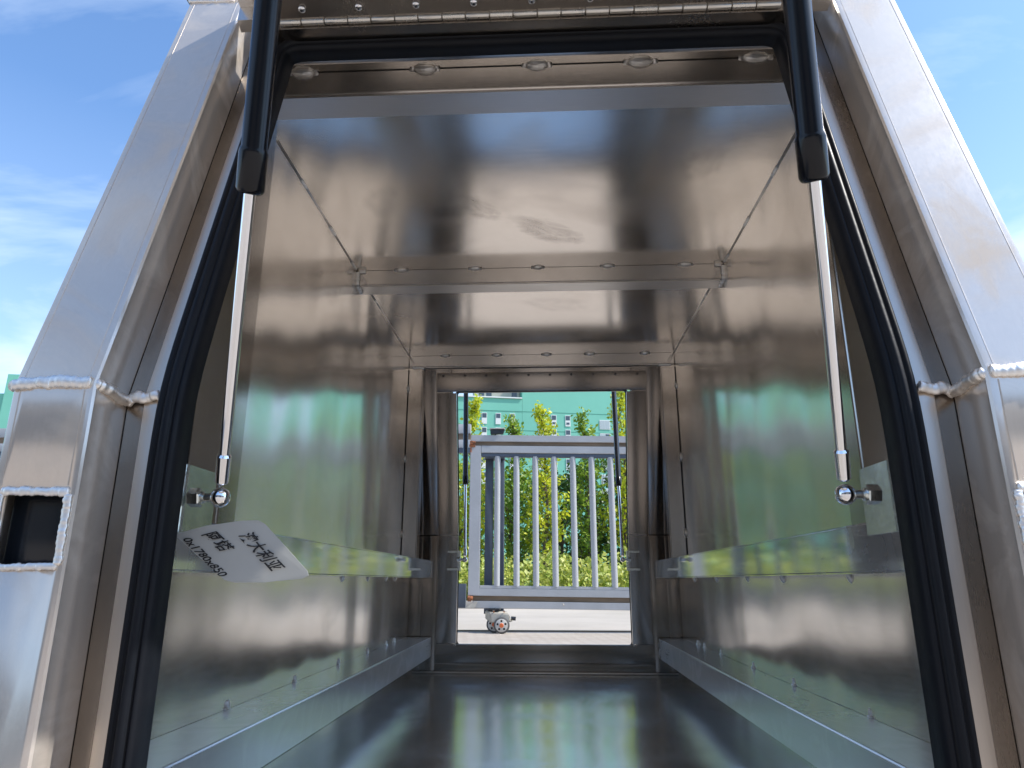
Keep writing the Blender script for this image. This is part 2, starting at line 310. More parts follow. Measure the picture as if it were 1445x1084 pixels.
# ------------------------------------------------------------------ the tray canopy
YN, YF, ZK, H, K = .4933, 2.4225, .2408, .82, .2821
ZF, ZB, GZ = -.19, -.25, -.35            # floor, underside, ground
W = .44
def yy(end, off, z, soft=0):
    """depth of the folded end face: vertical below ZK, leaning in above; end 0 near, 1 far"""
    if soft:
        u = (z-ZK)/soft
        k = soft*(math.log1p(math.exp(u*2))/2 if u < 20 else u)
    else: k = max(0, z-ZK)
    return YN+off+K*k if end == 0 else YF-off-K*k
def bent(name, x0, x1, o0, o1, z0, z1, end, m, parent, bev=.003, seg=2, soft=False):
    x0, x1 = min(x0, x1), max(x0, x1)
    zs = [z0]+([ZK] if z0 < ZK < z1 else [])+[z1]
    bm = bmesh.new(); rings = []
    for z in zs: rings.append([bm.verts.new((x, yy(end, o, z), z)) for x, o in ((x0, o0), (x1, o0), (x1, o1), (x0, o1))])
    for p, q in zip(rings, rings[1:]):
        for i in range(4): bm.faces.new((p[i], p[(i+1) % 4], q[(i+1) % 4], q[i]))
    bm.faces.new(rings[0][::-1]); bm.faces.new(rings[-1])
    bmesh.ops.recalc_face_normals(bm, faces=bm.faces)
    if bev:
        es = [e for e in bm.edges if abs((e.verts[0].co-e.verts[1].co).z) > 1e-4 or len(e.link_faces) == 2 and e.calc_face_angle(0) > .6]
        bmesh.ops.bevel(bm, geom=es, offset=bev, segments=seg, affect='EDGES', profile=.6)
    return tomesh(name, bm, m, parent, smooth=bool(bev), auto=25)

canopy = thing('tray_canopy', 'bare aluminium vehicle canopy seen from inside its open doorway, with welded frames and rails', 'canopy', (0, 1.42, GZ))
P = canopy

# base skids on the paving
for x in (-.38, .38):
    box('skid', x-.04, x+.04, YN+.12, YF-.12, GZ, ZB-.002, M['timber'], P, .004)
# floor, sides, roof
box('floor_panel', -W+.001, W-.001, YN+.062, YF-.062, ZB, ZF, M['floor'], P)
for s in (-1, 1):
    # side wall with leaning ends, inner skin + thickness
    prof = [(yy(0, .062, ZB), ZB), (yy(0, .062, ZK), ZK), (yy(0, .062, H), H), (yy(1, .062, H), H), (yy(1, .062, ZK), ZK), (yy(1, .062, ZB), ZB)]
    n = len(prof); v = [(s*W, a, b) for a, b in prof]+[(s*(W+.006), a, b) for a, b in prof]
    f = [tuple(range(n))[::-1], tuple(range(n, 2*n))]+[(i, (i+1) % n, n+(i+1) % n, n+i) for i in range(n)]
    pydata('side_panel', v, f, M['sheet'], P)
box('roof_panel', -W-.006, W+.006, yy(0, .03, H), yy(1, .03, H), H, H+.004, M['roof'], P)
for s in (-1, 1): box('roof_edge_rail', s*(W+.006), s*(W-.03), yy(0, .03, H), yy(1, .03, H), H+.0045, H+.034, M['bar'], P, .003)

def sag(name, y0, y1, amp):
    bm = bmesh.new(); nx, ny = 24, 36; g = []
    for j in range(ny+1):
        row = []
        for i in range(nx+1):
            u, v = i/nx, j/ny; x = -W+.0015+(2*W-.003)*u
            d = amp*math.sin(math.pi*v)**1.0*math.sin(math.pi*u)**.55+.0008*noise.noise(Vector((x*5, v*3, amp*100)))*math.sin(math.pi*v)*math.sin(math.pi*u)
            row.append(bm.verts.new((x, y0+(y1-y0)*v, H-.0006-d)))
        g.append(row)
    for j in range(ny):
        for i in range(nx): bm.faces.new((g[j][i], g[j][i+1], g[j+1][i+1], g[j+1][i]))
    o = tomesh(name, bm, M['roof'], P, True); return o
sag('ceiling_sheet', .8955, 1.5205, .0095); sag('ceiling_sheet', 1.5725, 2.186, .0035)
# ring frames inside: ceiling beams and wall pillars
XP = .392
for i, y in enumerate((.8435, 1.5205, 2.186)):
    bm = bmesh.new(); addbox(bm, -W+.002, W-.002, y, y+.052, H-.040, H-.0005)
    bmesh.ops.bevel(bm, geom=[e for e in bm.edges if abs(e.verts[0].co.x-e.verts[1].co.x) > .1 and e.verts[0].co.z < H-.02], offset=.003, segments=3, affect='EDGES')
    tomesh('ceiling_beam', bm, M['bar_x'], P, True, 30)
    box('beam_underside', -W+.003, W-.003, y+.004, y+.0515, H-.0412, H-.0402, M['matte'], P)
    if i != 1:
        for s in (-1, 1):
            bm = bmesh.new(); z1 = H-.044
            addbox(bm, min(s*XP, s*(W-.001)), max(s*XP, s*(W-.001)), y, y+.052, .158, z1)
            bmesh.ops.bevel(bm, geom=[e for e in bm.edges if abs(e.verts[0].co.z-e.verts[1].co.z) > .1 and abs(e.verts[0].co.x) < W-.02], offset=.003, segments=3, affect='EDGES')
            tomesh('wall_pillar', bm, M['bar'], P, True, 30)
            bead('weld_bead', [(s*(XP-.003), y+.03, z1+.002), (s*(XP-.003), y, z1+.001), (s*(XP+.012), y-.002, z1+.002), (s*(W-.012), y-.002, z1+.001)], .0038, P)
    else:
        for s in (-1, 1):
            bead('weld_bead', [(s*(W-.002), y-.003, H-.005), (s*(W-.003), y-.003, H-.022), (s*(W-.003), y-.001, H-.04), (s*(W-.005), y+.03, H-.045)], .0055, P)
            bead('weld_bead', [(s*(W-.022), y-.003, H-.003), (s*(W-.006), y-.003, H-.004)], .0052, P)
# ceiling-to-wall fillet seams
for s in (-1, 1):
    for a, b in ((.90, 1.512), (1.58, 2.18)):
        bm = bmesh.new()
        addtube(bm, (s*(W-.0005), a, H-.0005), (s*(W-.0005), b, H-.0005), .0022, n=8); tomesh('sealant_seam', bm, M['weldhalo'], P, True)
    for y0, y1 in ((.98, 1.0), (1.12, 1.15), (1.30, 1.34), (1.47, 1.51), (1.7, 1.72), (2.0, 2.02)):
        bead('weld_bead', [(s*(W-.001), y0, H-.001), (s*(W-.001), y1, H-.001)], .0026, P)
# thin dark joints between ceiling and beams / walls and pillars
for y in (.8425, 1.5195, 2.185): box('joint_line', -W+.01, W-.01, y+.0002, y+.0009, H-.0009, H-.0004, M['gap'], P)
for s in (-1, 1):
    for y in (.8428, 2.1852): box('joint_line', s*(W-.0022), s*(W-.0004), y-.0004, y+.0004, .16, H-.05, M['gap'], P)

# spot welds
def blob_mesh():
    bm = bmesh.new(); bmesh.ops.create_uvsphere(bm, u_segments=20, v_segments=12, radius=1)
    for v in bm.verts:
        c = v.co.copy(); rip = 1+.10*math.sin(c.x*11)
        nz = noise.noise(c*2.3)*.22
        v.co = Vector((c.x*.0115*(1+nz*.5), c.y*.0055*(1+nz), c.z*.0048*rip*(1+nz)))
    me = bpy.data.meshes.new('weld_spot'); bm.to_mesh(me); bm.free(); me.materials.append(M['weld'])
    for p in me.polygons: p.use_smooth = True
    return me
def halo_mesh():
    bm = bmesh.new(); n = 24; rings = []
    for rx, ry, h in ((.0165, .0095, 0), (.0155, .0088, .0010), (.0125, .0062, .0010), (.0115, .0055, 0)):
        rings.append([bm.verts.new((rx*math.cos(2*math.pi*i/n)*(1+.05*math.sin(5*i)), ry*math.sin(2*math.pi*i/n)*(1+.06*math.cos(3*i)), h)) for i in range(n)])
    for p, q in zip(rings, rings[1:]):
        for i in range(n): bm.faces.new((p[i], p[(i+1) % n], q[(i+1) % n], q[i]))
    me = bpy.data.meshes.new('weld_ring'); bm.to_mesh(me); bm.free(); me.materials.append(M['weldhalo'])
    for p in me.polygons: p.use_smooth = True
    return me
BL, HL = blob_mesh(), halo_mesh()
def spot(loc, normal, along, sc=1.0, ring=True):
    z = Vector(normal).normalized(); x = Vector(along).normalized(); y = z.cross(x)
    mt = Matrix((x, y, z)).transposed().to_4x4()
    mt = mt @ Matrix.Diagonal((sc*random.uniform(.9, 1.15), sc*random.uniform(.85, 1.15), sc*random.uniform(.8, 1.3), 1)); mt.translation = Vector(loc)
    o = link('weld_spot', BL, P); o.matrix_basis = mt
    if ring:
        h = link('weld_ring', HL, o); h.matrix_parent_inverse = Matrix.Identity(4)
        h.location = (0, 0, 0)
for y, xs in ((.8425, (-.339, -.157, .0096, .159, .319)), (1.5195, (-.3286, -.1525, .0015, .166, .35)), (2.185, (-.322, -.146, .017, .163, .347))):
    for x in xs: spot((x+random.uniform(-.003, .003), y-.0005, H-.0015), (0, -.75, -.66), (1, 0, random.uniform(-.05, .05)), 1.35 if y < 1 else 1.0)
for s in (-1, 1):
    for z in (.706, .472, .236): spot((s*(W-.001), 2.185, z), (-s*.6, -.8, 0), (0, 0, 1), .85)
XR, RT, RB, LT, LB = .36, .1568, .1026, -.0800, -.1400
for s, ys in ((-1, (1.04, 1.31, 1.579, 1.829, 2.04, 2.15)), (1, (1.025, 1.321, 1.566, 1.845, 2.03, 2.12))):
    for y in ys: spot((s*(W-.001), y, LT+.001), (-s*.5, 0, .86), (0, 1, 0), .6, False); spot((s*(W-.0005), y, LT+.006), (-s, 0, .1), (0, .15, 1), .55, False)
for s, ys in ((-1, (.75, 1.15, 1.567, 1.793, 2.0, 2.12)), (1, (1.033, 1.3215, 1.551, 1.826, 2.1))):
    for y in ys: spot((s*(W-.001), y, RB-.003), (-s*.8, 0, -.5), (0, .3, 1), .75, False)

# the two pairs of rails along the walls
for s in (-1, 1):
    for z1, z0 in ((RT, RB), (LT, LB)):
        bm = bmesh.new(); x0, x1 = sorted((s*XR, s*(W-.0008)))
        addbox(bm, x0, x1, .575, 2.342, z0, z1)
        bmesh.ops.bevel(bm, geom=[e for e in bm.edges if abs(e.verts[0].co.x) < XR+.01 and abs(e.verts[1].co.x) < XR+.01], offset=.0028, segments=3, affect='EDGES')
        o = tomesh('side_rail', bm, M['rail'] if z1 > 0 else M['rail_low'], P, True, 30)
# end frames, both ends alike
for end in (0, 1):
    Z1 = .755
    for s in (-1, 1):
        # corner post, with its latch hole on the near end
        post = bent('corner_post', s*.331, s*.397, 0, .085 if end == 0 else .060, ZB, Z1, end, M['post'], P, .004, 3)
        if end == 0:
            for xr in (.3385, .3895):
                bent('draw_line', s*xr, s*(xr+.0008), -.0003, .001, ZK+.006, Z1-.012, end, M['post'], P, 0)
                bent('draw_line', s*xr, s*(xr+.0008), -.0003, .001, .162, ZK-.006, end, M['post'], P, 0)
            bm = bmesh.new(); bm.from_mesh(post.data)
            cuts = [((s*.3385, 0, 0), (1, 0, 0)), ((s*.3865, 0, 0), (1, 0, 0)), ((0, 0, .105), (0, 0, 1)), ((0, 0, .156), (0, 0, 1))]
            for co, no in cuts:
                bmesh.ops.bisect_plane(bm, geom=bm.verts[:]+bm.edges[:]+bm.faces[:], plane_co=co, plane_no=no, dist=1e-5)
            kill = []
            for f in bm.faces:
                c = f.calc_center_median()
                if .3385 < abs(c.x) < .3865 and .105 < c.z < .156 and abs(c.y-YN) < .003: kill.append(f)
            bmesh.ops.delete(bm, geom=kill, context='FACES')
            be = [e for e in bm.edges if e.is_boundary]
            r = bmesh.ops.extrude_edge_only(bm, edges=be)
            bmesh.ops.translate(bm, verts=[g for g in r['geom'] if isinstance(g, bmesh.types.BMVert)], vec=(0, .004, 0))
            bm.to_mesh(post.data); bm.free()
            xa, xb = s*.3385, s*.3865; q = YN-.001
            box('latch_pocket', s*.336, s*.389, YN+.0135, YN+.030, .102, .159, M['dark'], P, .002)
            e = .002
            bead('weld_bead', [(xa-s*e, q, .157), (xb+s*e, q, .1575)], .0034, P, step=.003)
            bead('weld_bead', [(xa-s*e, q, .104), (xb+s*e, q, .1035)], .0028, P, step=.003)
            bead('weld_bead', [(xa-s*e, q, .156), (xa-s*e, q, .105)], .0033, P, step=.003)
            bead('weld_bead', [(xb+s*e, q, .156), (xb+s*e, q, .105)], .0028, P, step=.003)
        # stepped channel beside the post
        bent('door_channel', s*.3306, s*.302, .0416, .062, ZB, .80, end, M['chan'], P, .0015)
        bent('channel_lip', s*.3135, s*.298, .036, .0414, ZB, .765, end, M['lip'], P, .002, 3)
        bent('channel_web', s*.3365, s*.3308, .0416, .084 if end == 0 else .0615, ZB, .80, end, M['chan'], P, 0)
        # return from the channel to the side panel
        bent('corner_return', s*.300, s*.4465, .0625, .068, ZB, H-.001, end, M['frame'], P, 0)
        # welded mitre at the fold
        sg = 1 if end == 0 else -1
        def pt(x, off, z): return (s*x, yy(end, off, z), z)
        if end == 0:
            bead('weld_bead', [pt(.398, .004, ZK-.001), pt(.396, -.001, ZK-.0015), pt(.366, -.001, ZK+.001), pt(.334, -.0008, ZK)], .0052, P, step=.004)
            bead('weld_bead', [pt(.333, .001, ZK), pt(.3285, .014, ZK-.002), pt(.3285, .028, ZK-.005), pt(.3285, .040, ZK-.006)], .0045, P, step=.004)
            bead('weld_bead', [pt(.330, .040, ZK-.006), pt(.322, .037, ZK-.002), pt(.312, .034, ZK-.004), pt(.299, .033, ZK-.001)], .0052, P, step=.004)
            # top of the post
            bead('weld_bead', [pt(.398, -.001, Z1-.008), pt(.365, -.001, Z1-.008), pt(.334, -.001, Z1-.008)], .004, P, step=.004)
            bead('weld_bead', [pt(.3285, .004, Z1-.02), pt(.3285, .02, Z1-.012), pt(.3285, .04, Z1-.01)], .0042, P)
            bead('weld_bead', [pt(.318, .036, .74), pt(.3165, .036, .72), pt(.315, .036, .700), pt(.313, .036, .688)], .0055, P, step=.005)
    # header and sill of the end frame
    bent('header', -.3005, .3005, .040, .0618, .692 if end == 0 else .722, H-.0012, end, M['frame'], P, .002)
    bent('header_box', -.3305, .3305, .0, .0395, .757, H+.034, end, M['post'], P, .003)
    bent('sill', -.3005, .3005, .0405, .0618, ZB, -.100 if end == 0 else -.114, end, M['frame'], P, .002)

# inner door surround of the far end
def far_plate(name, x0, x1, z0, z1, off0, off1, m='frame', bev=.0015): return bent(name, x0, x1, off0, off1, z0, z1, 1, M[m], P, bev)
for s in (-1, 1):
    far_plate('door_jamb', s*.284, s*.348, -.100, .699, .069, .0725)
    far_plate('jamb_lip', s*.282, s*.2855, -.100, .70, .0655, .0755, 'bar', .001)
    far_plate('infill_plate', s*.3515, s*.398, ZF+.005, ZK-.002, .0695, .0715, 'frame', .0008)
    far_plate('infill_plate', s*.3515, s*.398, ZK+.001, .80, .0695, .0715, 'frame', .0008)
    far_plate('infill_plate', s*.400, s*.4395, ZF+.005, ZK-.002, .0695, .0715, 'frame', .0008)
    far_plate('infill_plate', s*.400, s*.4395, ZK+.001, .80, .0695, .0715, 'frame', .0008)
    bead('weld_bead', [(s*.2852, yy(1, .077, ZK), ZK), (s*.3, yy(1, .0735, ZK), ZK), (s*.345, yy(1, .0735, ZK), ZK)], .0013, P, M['weldhalo'])
    box('infill_joint', s*.352, s*.439, YF-.0727, YF-.0715, ZK-.0015, ZK+.0005, M['gap'], P)
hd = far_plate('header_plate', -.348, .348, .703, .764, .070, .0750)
for x in (-.3257, -.254, -.1826, -.1114, -.0404, .0304, .101, .1737, .2462, .3185):
    z = .7535; y = yy(1, .0752, z)
    o = tube('hinge_hole', (x, y-.0006, z), (x, y+.004, z+.001), .0042, M['dark'], hd, n=12)
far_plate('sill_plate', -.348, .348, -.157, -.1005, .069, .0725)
far_plate('sill_lip', -.2815, .2815, -.1045, -.1012, .066, .0755, 'bar', .001)
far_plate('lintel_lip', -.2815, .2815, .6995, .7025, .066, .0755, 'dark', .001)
for s in (-1, 1): bead('weld_bead', [(s*.284, YF-.0755, -.102), (s*.288, YF-.074, -.107)], .0022, P)
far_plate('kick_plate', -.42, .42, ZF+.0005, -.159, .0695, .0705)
tube('floor_bead', (-.42, YF-.075, ZF+.004), (.42, YF-.075, ZF+.004), .004, M['bar_x'], P, n=10)

# rubber door seals
def seal_loop(hx, zb, zt, rc, n=10):
    pts = []
    for cx, cz, a0 in ((hx-rc, zt-rc, 0), (-hx+rc, zt-rc, 90), (-hx+rc, zb+rc, 180), (hx-rc, zb+rc, 270)):
        for i in range(n+1):
            a = R(a0+90*i/n); pts.append(((cx+rc*math.cos(a), cz+rc*math.sin(a)), (-math.cos(a), -math.sin(a))))
    res = []
    for i in range(len(pts)):
        a, na = pts[i]; b, nb = pts[(i+1) % len(pts)]
        L = math.hypot(a[0]-b[0], a[1]-b[1]); k = max(1, int(L/.02))
        for j in range(k):
            t = j/k; res.append((a[0]+(b[0]-a[0])*t, a[1]+(b[1]-a[1])*t, na[0]+(nb[0]-na[0])*t, na[1]+(nb[1]-na[1])*t))
    return res
SEALP = [(-.0130, .040), (-.0135, .026), (-.0120, .019), (-.0090, .0165), (-.0062, .0172), (-.0048, .0205), (-.0034, .0172), (-.0010, .0150), (.0028, .0150), (.0052, .0172), (.0062, .0210),
         (.0074, .0185), (.0098, .0185), (.0122, .0215), (.0135, .0265), (.0128, .0320), (.0135, .040)]
for end in (0, 1):
    loop = seal_loop(.2835 if end == 0 else .2875, -.104 if end == 0 else -.110, .6905 if end == 0 else .7165, .024 if end == 0 else .016)
    bm = bmesh.new(); rings = []
    for x, z, nx, nz in loop:
        rings.append([bm.verts.new((x+a*nx*(.78 if end == 0 else .35), yy(end, b if end == 0 else .035+(b-.04)*.4, z+a*nz*(1.25 if end == 0 else .35), .035), z+a*nz*(1.25 if end == 0 else .35))) for a, b in SEALP])
    n = len(SEALP)
    for i in range(len(rings)):
        p, q = rings[i], rings[(i+1) % len(rings)]
        for j in range(n-1): bm.faces.new((p[j], p[j+1], q[j+1], q[j]))
    tomesh('door_seal', bm, M['rubber'], P, True)

# ---- lid: hinge, leaf, rivets, skin and inner frame, opened upwards
def lid(end, angle):
    hz = .6925 if end == 0 else .752; hy = yy(end, -.004, hz); sgn = 1 if end == 0 else -1
    L = bpy.data.objects.new('lid', None); col.objects.link(L); L.parent = P; L.matrix_parent_inverse = WM(P).inverted()
    L.location = (0, hy, hz)
    def lp(name, x0, x1, o0, o1, z0, z1, m, bev=.002):
        return bent(name, x0, x1, o0, o1, z0, z1, end, M[m], L, bev)
    zb = -.20
    lp('hinge_leaf', -.296, .296, -.006, -.0045, hz-.0225, hz-.0035, 'chan', 0)
    lp('leaf_edge_trim', -.300, .300, -.0060, -.0025, hz-.034, hz-.0235, 'bar', .001)
    for x in [-.248+.063*i for i in range(9)]:
        z = hz-.0135; y = yy(end, -.0038, z)
        bm = bmesh.new(); bmesh.ops.create_uvsphere(bm, u_segments=14, v_segments=8, radius=.0043)
        for v in bm.verts: v.co = Vector((v.co.x, v.co.y*.55, v.co.z))+Vector((x, y+sgn*.0008, z))
        rv = tomesh('rivet', bm, M['chrome'], L, True)
        tube('rivet_pin', (x, y+sgn*.0022, z), (x, y+sgn*.0036, z), .0012, M['dark'], rv, n=8)
    lp('skin', -.325, .325, -.030, -.027, zb, hz+.01, 'sheet', 0)
    for s in (-1, 1): lp('side_stile', s*.325, s*.275, -.0268, -.006, zb, hz-.036, 'bar')
    lp('bottom_rail', -.274, .274, -.0268, -.006, zb, zb+.05, 'bar_x'); lp('top_rail', -.274, .274, -.0268, -.006, hz-.085, hz-.036, 'bar_x')
    lp('top_flange', -.325, .325, -.0268, -.0065, hz-.003, hz+.010, 'bar_x', 0)
    lp('mid_rail', -.274, .274, -.0268, -.006, .20, .25, 'bar_x')
    L.rotation_euler = (R(-angle*sgn), 0, 0)
    return L, hy, hz
near_lid, hy, hz = lid(0, 97)
far_lid, hy2, hz2 = lid(1, 112)
# hinge knuckles stay on the frame
kn = 21; x0 = -.2785; wk = .0262
for end, (a, b) in ((0, (hy, hz)), (1, (hy2, hz2))):
    if end == 1: continue
    for i in range(kn):
        o = turned('hinge_knuckle', (x0+i*wk+.0006, a, b), (x0+(i+1)*wk-.0006, a, b), [(0, .0036), (.0004, .0042 if i % 2 else .0038), (wk-.0016, .0042 if i % 2 else .0038), (wk-.0012, .0036)], M['stainless'], P, 14)
bent('hinge_leaf', -.296, .296, -.0010, .0395, .684, .6890, 0, M['chan'], P, .001)
tube('hinge_pin', (-.28, hy2, hz2), (.28, hy2, hz2), .004, M['stainless'], P, n=10)

# ---- gas struts
def strut(ball, top, split, far=False):
    A, B = Vector(ball), Vector(top); t = (B-A).normalized(); L = (B-A).length
    S = bpy.data.objects.new('gas_strut', None); col.objects.link(S); S.parent = P; S.matrix_parent_inverse = WM(P).inverted(); S.location = WM(P).inverted() @ A if False else (0, 0, 0)
    S.location = A
    rod = .0044; tb = .0092
    turned('rod', A+t*.012, A+t*(split+.01), [(0, .0036), (.002, .0056), (.024, .0058), (.026, rod), (split-.003, rod)], M['chrome'], S)
    turned('tube', A+t*split, B-t*.02, [(0, .0066), (.0006, .0084), (.002, tb+.0004), (.0040, tb+.0013), (.030, tb+.0014), (.0325, tb+.0008), (.034, tb), (L-split-.03, tb), (L-split-.021, .006)], M['blacktube'], S, 32)
    tube('tube_end', B-t*.022, B, .0050, M['chrome'], S)
    for Q, nm in ((A, 'ball_socket'), (B, 'ball_socket')):
        bm = bmesh.new(); bmesh.ops.create_uvsphere(bm, u_segments=24, v_segments=16, radius=.0082)
        bmesh.ops.translate(bm, verts=bm.verts, vec=Q); tomesh(nm, bm, M['chrome'], S, True)
    s = -1 if A.x < 0 else 1
    turned('ball_stud', A+Vector((s*.004, 0, 0)), A+Vector((s*.030, 0, 0)), [(0, .0035), (.009, .0035), (.0095, .0048), (.012, .0052), (.0125, .0040), (.0165, .0040)], M['zinc'], S)
    turned('hex_nut', A+Vector((s*.0155, 0, 0)), A+Vector((s*.03, 0, 0)), [(0, .0068), (.001, .0080), (.0095, .0080), (.0105, .0068)], M['zinc'], S, 6)
    turned('ball_stud', B+Vector((s*.004, 0, 0)), B+Vector((s*.030, 0, 0)), [(0, .0035), (.026, .0035)], M['zinc'], S)
    return S
strut((-.255, .56, .1604), (-.107, .222, .81), .245)
strut((.249, .56, .1605), (.128, .222, .81), .242)
strut((-.2506, 2.284, .1598), (-.297, 2.60, .86), .283)
strut((.2540, 2.284, .1598), (.279, 2.60, .86), .273)
# strut brackets
def bracket(x, y, s, zc, d, h=.056, wdt=.036, th=.0035):
    """folded plate: face towards the doorway, return along the jamb"""
    bm = bmesh.new()
    xa = x
    prof = [(xa, y), (xa, y+wdt*d)]
    v = []
    # L section in plan, with rounded fold
    pts = [(0, 0)]
    out_, inn = [], []
    n = 6; r = .007
    path = [(0, wdt)]+[(r-r*math.cos(R(a)), r-r*math.sin(R(a))) for a in [i*90/n for i in range(n+1)]]+[(wdt*.9, 0)]
    ring = []
    for i, (a, b) in enumerate(path):
        p0 = path[max(0, i-1)]; p1 = path[min(len(path)-1, i+1)]
        tx, ty = p1[0]-p0[0], p1[1]-p0[1]; l = math.hypot(tx, ty); nx, ny = ty/l, -tx/l
        ring.append(((a, b), (a-nx*th, b-ny*th)))
    vs = []
    for (a, b), (c, e) in ring:
        row = []
        for (p, q) in ((a, b), (c, e)):
            for z in (zc-h/2, zc+h/2): row.append(bm.verts.new((x+s*p, y+d*q, z)))
        vs.append(row)
    for p, q in zip(vs, vs[1:]):
        bm.faces.new((p[0], p[1], q[1], q[0])); bm.faces.new((p[2], q[2], q[3], p[3])); bm.faces.new((p[1], p[3], q[3], q[1])); bm.faces.new((p[0], q[0], q[2], p[2]))
    bm.faces.new((vs[0][0], vs[0][2], vs[0][3], vs[0][1])); bm.faces.new((vs[-1][0], vs[-1][1], vs[-1][3], vs[-1][2]))
    return tomesh('strut_bracket', bm, M['zinc'], P, True, 30)
bracket(-.2850, .556, -1, .1600, 1, wdt=.056); bracket(.2850, .556, 1, .1600, 1, wdt=.056)
for s in (-1, 1):     # far brackets: small C plates on the jamb edge
    bm = bmesh.new(); y = YF-.0768
    addbox(bm, *sorted((s*.274, s*.2815)), y-.004, y+.02, .127, .190)
    addbox(bm, *sorted((s*.2815, s*.316)), y-.003, y+.001, .183, .190); addbox(bm, *sorted((s*.2815, s*.316)), y-.003, y+.001, .127, .134)
    tomesh('strut_bracket', bm, M['zinc'], P)

# ------------------------------------------------------------------ hand-written card hanging on the left bracket
card = thing('size_card', 'white card with black handwriting hanging crooked from the left strut bracket', 'tag', (-.26, .556, .136))
def onplane(u, v, lift=0):     # card plane: u along its right-down edge, v up-right; nearly facing the camera
    O = Vector((-.2875, .562, .1319)); U = Vector((.0500, -.006, -.0395)); V = Vector((.0655, .004, .0075))
    return O+U*u+V*v+Vector((0, -1, 0))*lift
q = [onplane(a, b) for a, b in ()]
cp = [Vector((-.2880, .556, .1305)), Vector((-.2620, .556, .1372)), Vector((-.2330, .556, .1412)), Vector((-.2200, .5565, .1415)), Vector((-.2140, .557, .1385)), Vector((-.1765, .558, .1018)), Vector((-.1755, .558, .0985)), Vector((-.1800, .558, .0962)), Vector((-.2100, .557, .0932)), Vector((-.2340, .5565, .0930)), Vector((-.2420, .556, .0950))]
bm = bmesh.new(); a = [bm.verts.new(p) for p in cp]; b = [bm.verts.new(p+Vector((0, .0006, 0))) for p in cp]
bm.faces.new(a); bm.faces.new(b[::-1])
for i in range(len(cp)): bm.faces.new((a[i], a[(i+1) % len(cp)], b[(i+1) % len(cp)], b[i]))
tomesh('card_sheet', bm, M['paper'], card)
def write(txt, o, ux, vx, size, lift=.0012):
    """text whose baseline runs along ux and whose up is vx"""
    c = bpy.data.curves.new('handwriting', 'FONT'); c.body = txt; c.size = 1; c.offset = .018; c.resolution_u = 3
    t = bpy.data.objects.new('handwriting', c); col.objects.link(t)
    dg = bpy.context.evaluated_depsgraph_get(); dg.update()
    me = bpy.data.meshes.new_from_object(t.evaluated_get(dg)); bpy.data.objects.remove(t)
    for v in me.vertices:
        x, y = v.co.x, v.co.y
        q_ = noise.noise_vector(Vector((x*1.6, y*1.6, len(txt)))); x += .07*q_.x+.12*y; y += .07*q_.y
        v.co = Vector(o)+Vector(ux)*x*size+Vector(vx)*y*size+Vector((0, -lift, 0))
    me.materials.clear()
    return link('handwriting', me, card, M['ink'])
D = Vector((.040, .001, -.0340)).normalized(); U = Vector((.86, .01, .30)).normalized()
write('0x1780x850', (-.2800, .5560, .1265), D*1.0, U*1.0, .0090)
write('阿塔', (-.2640, .5562, .1305), Vector((.72, 0, -.55)), U*1.05, .0125)
write('澳大利亚', (-.2340, .5564, .1300), Vector((.66, 0, -.62)), U*1.15, .0115)

# ------------------------------------------------------------------ ground
def sheet(name, x0, x1, y0, y1, z, m):
    o = pydata(name, [(x0, y0, z), (x1, y0, z), (x1, y1, z), (x0, y1, z)], [(0, 1, 2, 3)], m); o['kind'] = 'structure'; return o
sheet('ground', -600, 600, -500, 600, GZ-.008, M['earth'])
sheet('paving', -60, 60, -60, 6.62, GZ, M['paving'])
sheet('road', -60, 60, 6.76, 11.9, GZ, M['concrete'])
tr = box('gate_track', -14, 14, 6.62, 6.70, GZ-.006, GZ+.010, M['rustrod']); tr['label'] = 'rusty steel track strip running across the paving under the gate'; tr['category'] = 'track'
g2 = sheet('paving_joint', -60, 60, 6.70, 6.76, GZ-.004, M['concrete'])
kb = box('kerb', -60, 60, 11.9, 12.05, GZ-.01, GZ+.12, M['concrete'], None, .01); kb['kind'] = 'structure'

# ------------------------------------------------------------------ sliding gate
gate = thing('sliding_gate', 'grey painted steel sliding gate with round pickets standing behind the far doorway', 'gate', (-.70, 6.5, GZ))
TIL = -.012
def gz(x, z): return z+TIL*(x+.7)
def gbox(name, x0, x1, y0, y1, z0, z1, m, par, bev=.004):
    bm = bmesh.new(); addbox(bm, x0, x1, y0, y1, z0, z1)
    if bev: bmesh.ops.bevel(bm, geom=bm.edges[:], offset=bev, segments=2, affect='EDGES')
    for v in bm.verts: v.co.z = gz(v.co.x, v.co.z); v.co.y += .04*(v.co.x+.7)*.6
    return tomesh(name, bm, m, par, bool(bev), 30)
X1 = 7.2
gbox('top_rail', -.698, X1, 6.465, 6.525, 1.374, 1.437, M['gate'], gate)
gbox('track_channel', -.69, X1, 6.485, 6.515, 1.3345, 1.3735, M['rustrod'], gate, .002)
gbox('top_rail', -.60, X1, 6.465, 6.525, 1.265, 1.334, M['gate'], gate)
gbox('picket_lip_and_shade', -.597, X1, 6.475, 6.520, 1.228, 1.2645, M['gatedark'], gate)  # dark strip standing in for the shadow under the top rail
gbox('end_post', -.702, -.601, 6.462, 6.528, -.034, 1.333, M['gate'], gate)
gbox('picket_lip_and_shade', -.600, X1, 6.475, 6.520, .028, .056, M['gate'], gate)
gbox('bottom_rail', -.700, X1, 6.465, 6.525, -.036, .0275, M['gate'], gate)
gbox('track_channel', -.70, X1, 6.485, 6.515, -.0795, -.0365, M['rustrod'], gate, .002)
gbox('bottom_rail', -.66, X1, 6.465, 6.525, -.142, -.080, M['gate'], gate)
bmp = bmesh.new()
n = 14
for i in range(n):
    pass
